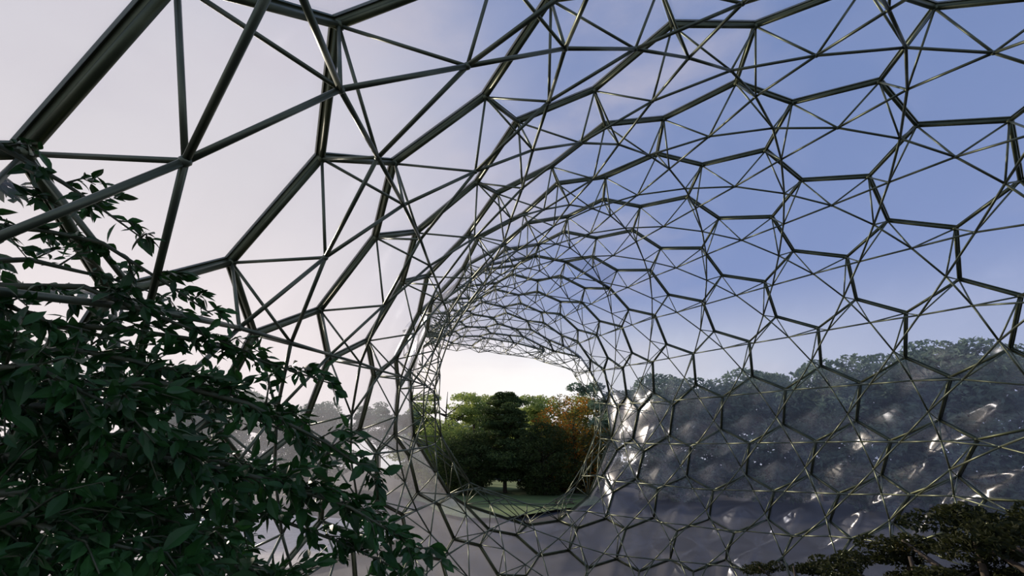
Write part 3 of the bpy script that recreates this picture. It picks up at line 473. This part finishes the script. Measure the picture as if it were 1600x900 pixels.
# trees and shrubs inside the dome, lower right
def at(px, py, z):
    x = (px - 800) / F * z; yy = (py - 450) / F * z
    return Vector((x, z * math.cos(TH) + yy * math.sin(TH), 4.9 + z * math.sin(TH) - yy * math.cos(TH)))
ol = make_tree('garden_tree', 3.6, 1.6, M_OLIVE, 51, 'umbrella', .10, 2.6)
def inside(proto, px, py, z, s, rz, first, tx):
    o = proto if first else copy_tree(proto)
    p = at(px, py, z); hs_ = p.z / 3.55            # its top at that height, foot on the ground
    o.location = (p.x, p.y, 0); o.scale = (s * hs_, s * hs_, hs_); o.rotation_euler = (0, 0, rz)
    tag(o, tx, 'tree', 'garden trees inside the dome')
inside(ol, 1510, 800, 8.0, 1.15, 0, True, 'dark olive garden tree in the lower right corner, tallest there')
inside(ol, 1410, 830, 8.6, 1.1, 1.2, False, 'dark olive garden tree left of the corner tree, mostly below the frame')
inside(ol, 1615, 735, 7.4, 1.0, 2.1, False, 'dark garden tree cut by the right edge of the picture')
inside(ol, 1235, 858, 10.5, .9, .6, False, 'small reddish dark garden tree at the bottom edge')

# ------------------------------------------------------------------ the leafy tree in the left foreground
def big_leaf(mb, p, d, nrm, L, w, rg):
    """ovate leaf with a folded midrib, a drooping tip and a stalk"""
    d = d.normalized(); nrm = (nrm - d * nrm.dot(d))
    nrm = nrm.normalized() if nrm.length > 1e-4 else d.orthogonal().normalized()
    s = d.cross(nrm); k = len(mb.v)
    prof = ((0, .0), (.14, .46), (.36, .98), (.58, .90), (.80, .48), (1, 0))
    fold = rg.uniform(.15, .5); curl = rg.uniform(.0, .28)
    st = .16 * L
    rows_ = []
    for t, ww in prof:
        c = p + d * (st + t * L) - nrm * (curl * L * t * t)
        hw = w * .5 * ww
        if ww == 0: mb.v.append(c); rows_.append((len(mb.v) - 1,))
        else:
            mb.v += [c - s * hw + nrm * (hw * fold), c, c + s * hw + nrm * (hw * fold)]
            a = len(mb.v); rows_.append((a - 3, a - 2, a - 1))
    for a, b in zip(rows_, rows_[1:]):
        if len(a) == 1: fs = [(a[0], b[1], b[0]), (a[0], b[2], b[1])]
        elif len(b) == 1: fs = [(a[0], a[1], b[0]), (a[1], a[2], b[0])]
        else: fs = [(a[0], a[1], b[1], b[0]), (a[1], a[2], b[2], b[1])]
        for f in fs: mb.f.append(f); mb.sm.append(False)
    u = s * (L * .012)
    k = len(mb.v); mb.v += [p - u, p + u, p + d * st]; mb.f.append((k, k + 1, k + 2)); mb.sm.append(False)

LT = empty('leafy_tree', (-4.6, 2.0, 0), label='dark green big-leaved tree filling the lower left corner in front of the frame', cat='tree')
def lrel(mb, name, m, par=None):
    o = mb.build(name, m); o.parent = LT; o.location = -Vector(LT.location)
    if par is not None: o.parent = par; o.location = (0, 0, 0)
    return o
# boughs: start column/row/depth -> end column/row/depth, twig count
B = [((-160, 180, 2.3), (212, 372, 2.5), 13, .55), ((-170, 330, 2.4), (340, 492, 2.9), 16, .5), ((-120, 420, 2.7), (250, 455, 3.2), 11, .6),
     ((-150, 420, 2.3), (395, 560, 3.0), 17, .6), ((-100, 520, 2.6), (512, 606, 3.1), 22, .5), ((-160, 560, 2.5), (430, 650, 2.8), 20, .8),
     ((-100, 640, 2.9), (520, 700, 3.3), 22, .7), ((-60, 600, 2.2), (605, 745, 2.9), 24, .6), ((-100, 730, 2.5), (560, 800, 3.0), 24, .8),
     ((-60, 720, 2.1), (655, 852, 2.7), 26, .6), ((-100, 830, 2.5), (640, 895, 3.0), 26, .75), ((-80, 900, 2.1), (470, 930, 2.4), 18, .9),
     ((-160, 650, 2.0), (300, 700, 2.2), 16, 1.0), ((-160, 780, 1.9), (330, 830, 2.2), 17, 1.0), ((-160, 500, 3.2), (230, 560, 3.6), 14, .9),
     ((-200, 260, 2.6), (110, 330, 2.9), 9, .6), ((-100, 600, 3.6), (330, 640, 3.9), 18, 1.1), ((-100, 700, 3.8), (430, 760, 4.1), 20, 1.1),
     ((-100, 820, 3.6), (400, 870, 3.9), 20, 1.1), ((-60, 940, 2.8), (640, 960, 3.1), 20, .9), ((-160, 590, 1.8), (180, 640, 1.9), 12, 1.0),
     ((-160, 860, 1.7), (250, 880, 1.8), 14, 1.0), ((-100, 460, 3.9), (300, 520, 4.2), 12, .9), ((-150, 550, 4.3), (220, 600, 4.5), 14, 1.2),
     ((-150, 680, 4.6), (260, 740, 4.8), 16, 1.3), ((-150, 800, 4.4), (300, 850, 4.6), 16, 1.3), ((-120, 470, 2.1), (120, 520, 2.3), 9, .7)]
tr = MB(); rg = random.Random(11)
hub = [Vector((-4.6, 2.0, -.2)), Vector((-4.3, 2.0, 1.5)), Vector((-4.0, 2.1, 3.0)), Vector((-3.7, 2.2, 4.6)), Vector((-3.5, 2.2, 6.0))]
tr.path(hub, .16, .05, 9)
lrel(tr, 'trunk', M_BARK)
for (a, b, nt_, wid) in B:
    if b[1] < 570: nt_ = int(nt_ * .85)
    elif b[0] < 500 or b[1] > 760: nt_ = int(nt_ * 1.5)
    A_, E_ = at(*a), at(*b)
    hz = max(.3, min(5.6, A_.z - .6)); q = min(3.99, max(0, (hz + .2) / 1.55)); i = int(q); root = hub[i].lerp(hub[i + 1], q - i)
    bow = (E_ - A_).length * .10
    pts = [root, A_]
    for t in (.2, .4, .6, .8, 1.0):
        pts.append(A_.lerp(E_, t) + Vector((0, 0, bow * math.sin(t * math.pi))) + Vector((rg.gauss(0, .02), rg.gauss(0, .05), rg.gauss(0, .02))))
    br = MB(); br.path(pts, .03, .004, 6)
    fo = MB(); dirx = (E_ - A_).normalized()
    for k in range(nt_):
        t = (k + .7) / nt_; q = 1 + t * 5; i = min(5, int(q)); p = pts[i].lerp(pts[i + 1], q - i)
        # a twig leaving the bough, drooping to the lower right
        sp = wid * (1.0 - .45 * t) * .55
        d = (dirx * rg.uniform(.4, 1.1) + Vector((rg.gauss(0, .3), rg.gauss(0, .6), rg.gauss(-.15, .5)))).normalized()
        ln = sp * rg.uniform(.45, 1.1); e = p + d * ln + Vector((0, 0, -.08 * ln))
        br.path([p, p.lerp(e, .5) + Vector((0, 0, .04)), e], .007, .0025, 4)
        nl = 11 + int(ln * 26)
        for j in range(nl):
            u = (j + .5) / nl; c = p.lerp(e, u) + Vector((0, 0, .04 * math.sin(u * 3.1)))
            sd = Vector((rg.gauss(0, .8), rg.gauss(0, .8), rg.gauss(-.25, .55)))
            L = rg.choice((.055, .065, .08, .10, .13)) * rg.uniform(.8, 1.15)
            big_leaf(fo, c, d * .9 + sd, Vector((rg.gauss(0, .7), rg.gauss(-.2, .7), rg.gauss(.7, .6))), L, L * rg.uniform(.36, .52), rg)
    bo = lrel(br, 'branch', M_STEM)
    lrel(fo, 'foliage', M_BIGLEAF, bo)

# ------------------------------------------------------------------ sky, sun, camera
w = bpy.data.worlds.new('sky'); bpy.context.scene.world = w; w.use_nodes = True
nt = w.node_tree; nt.nodes.clear(); L = nt.links
out = nt.nodes.new('ShaderNodeOutputWorld'); bg = nt.nodes.new('ShaderNodeBackground'); L.new(bg.outputs[0], out.inputs[0])
tc = nt.nodes.new('ShaderNodeTexCoord'); D = tc.outputs['Generated']
SUN = Vector((-.68, .66, .30)).normalized()
def math_(op, a, b=None, c=None):
    n = nt.nodes.new('ShaderNodeMath'); n.operation = op
    for i, x in enumerate((a, b, c)):
        if x is None: continue
        if isinstance(x, (int, float)): n.inputs[i].default_value = x
        else: L.new(x, n.inputs[i])
    return n.outputs[0]
def mapr(v, a, b, c, d, smooth=True):
    n = nt.nodes.new('ShaderNodeMapRange'); L.new(v, n.inputs[0])
    if smooth: n.interpolation_type = 'SMOOTHSTEP'
    for i, x in enumerate((a, b, c, d)): n.inputs[i + 1].default_value = x
    return n.outputs[0]
def mixc(f, a, b):
    n = nt.nodes.new('ShaderNodeMix'); n.data_type = 'RGBA'; L.new(f, n.inputs[0])
    for i, x in ((6, a), (7, b)):
        if isinstance(x, tuple): n.inputs[i].default_value = (*x, 1)
        else: L.new(x, n.inputs[i])
    return n.outputs[2]
dt = nt.nodes.new('ShaderNodeVectorMath'); dt.operation = 'DOT_PRODUCT'; L.new(D, dt.inputs[0]); dt.inputs[1].default_value = SUN
sx = nt.nodes.new('ShaderNodeSeparateXYZ'); L.new(D, sx.inputs[0])
elev = sx.outputs[2]
glow = mapr(dt.outputs['Value'], .58, 1.0, 0, 1)
hor = mapr(elev, .15, .36, 1, 0)
blue = mixc(mapr(elev, .0, .9, 0, 1), (.36, .455, .76), (.215, .31, .575))
c1 = mixc(math_('MULTIPLY', hor, mapr(dt.outputs['Value'], -.1, .85, .25, 1)), blue, (1.12, 1.08, 1.04))
c2 = mixc(glow, c1, (.92, .855, .85))
# soft clouds
mp = nt.nodes.new('ShaderNodeMapping'); mp.inputs['Scale'].default_value = (1, 1, 2.6); L.new(D, mp.inputs[0])
n1 = noise_tex(nt, 2.1, 6, vec=mp.outputs[0], rough=.55)
cl = mapr(n1, .45, .75, 0, .62)
c3 = mixc(cl, c2, (.80, .72, .76))
c4 = mixc(math_('MULTIPLY', mapr(dt.outputs['Value'], .76, .98, 0, 1), mapr(elev, .05, .55, 1, 0)), c3, (1.30, 1.13, 1.05))
L.new(c4, bg.inputs[0]); bg.inputs[1].default_value = 1.0

sd = bpy.data.lights.new('sun', 'SUN'); sd.energy = 4.2; sd.angle = R(1.2); sd.color = (1, .84, .66)
so = bpy.data.objects.new('sun', sd); C.objects.link(so)
so.rotation_euler = SUN.to_track_quat('Z', 'Y').to_euler(); so.location = (-40, 40, 30)

cd = bpy.data.cameras.new('camera'); cd.sensor_width = 36; cd.lens = F / 1600 * 36; cd.clip_start = .05; cd.clip_end = 1000
co = bpy.data.objects.new('camera', cd); C.objects.link(co)
co.location = CAM; co.rotation_euler = (math.pi / 2 + TH, 0, 0)
sc = bpy.context.scene; sc.camera = co
sc.view_settings.view_transform = 'Standard'; sc.view_settings.look = 'None'
sc.view_settings.gamma = 1; sc.view_settings.use_curve_mapping = False; sc.view_settings.exposure = 0.0
sc.cycles.transparent_max_bounces = 32; sc.cycles.max_bounces = 8
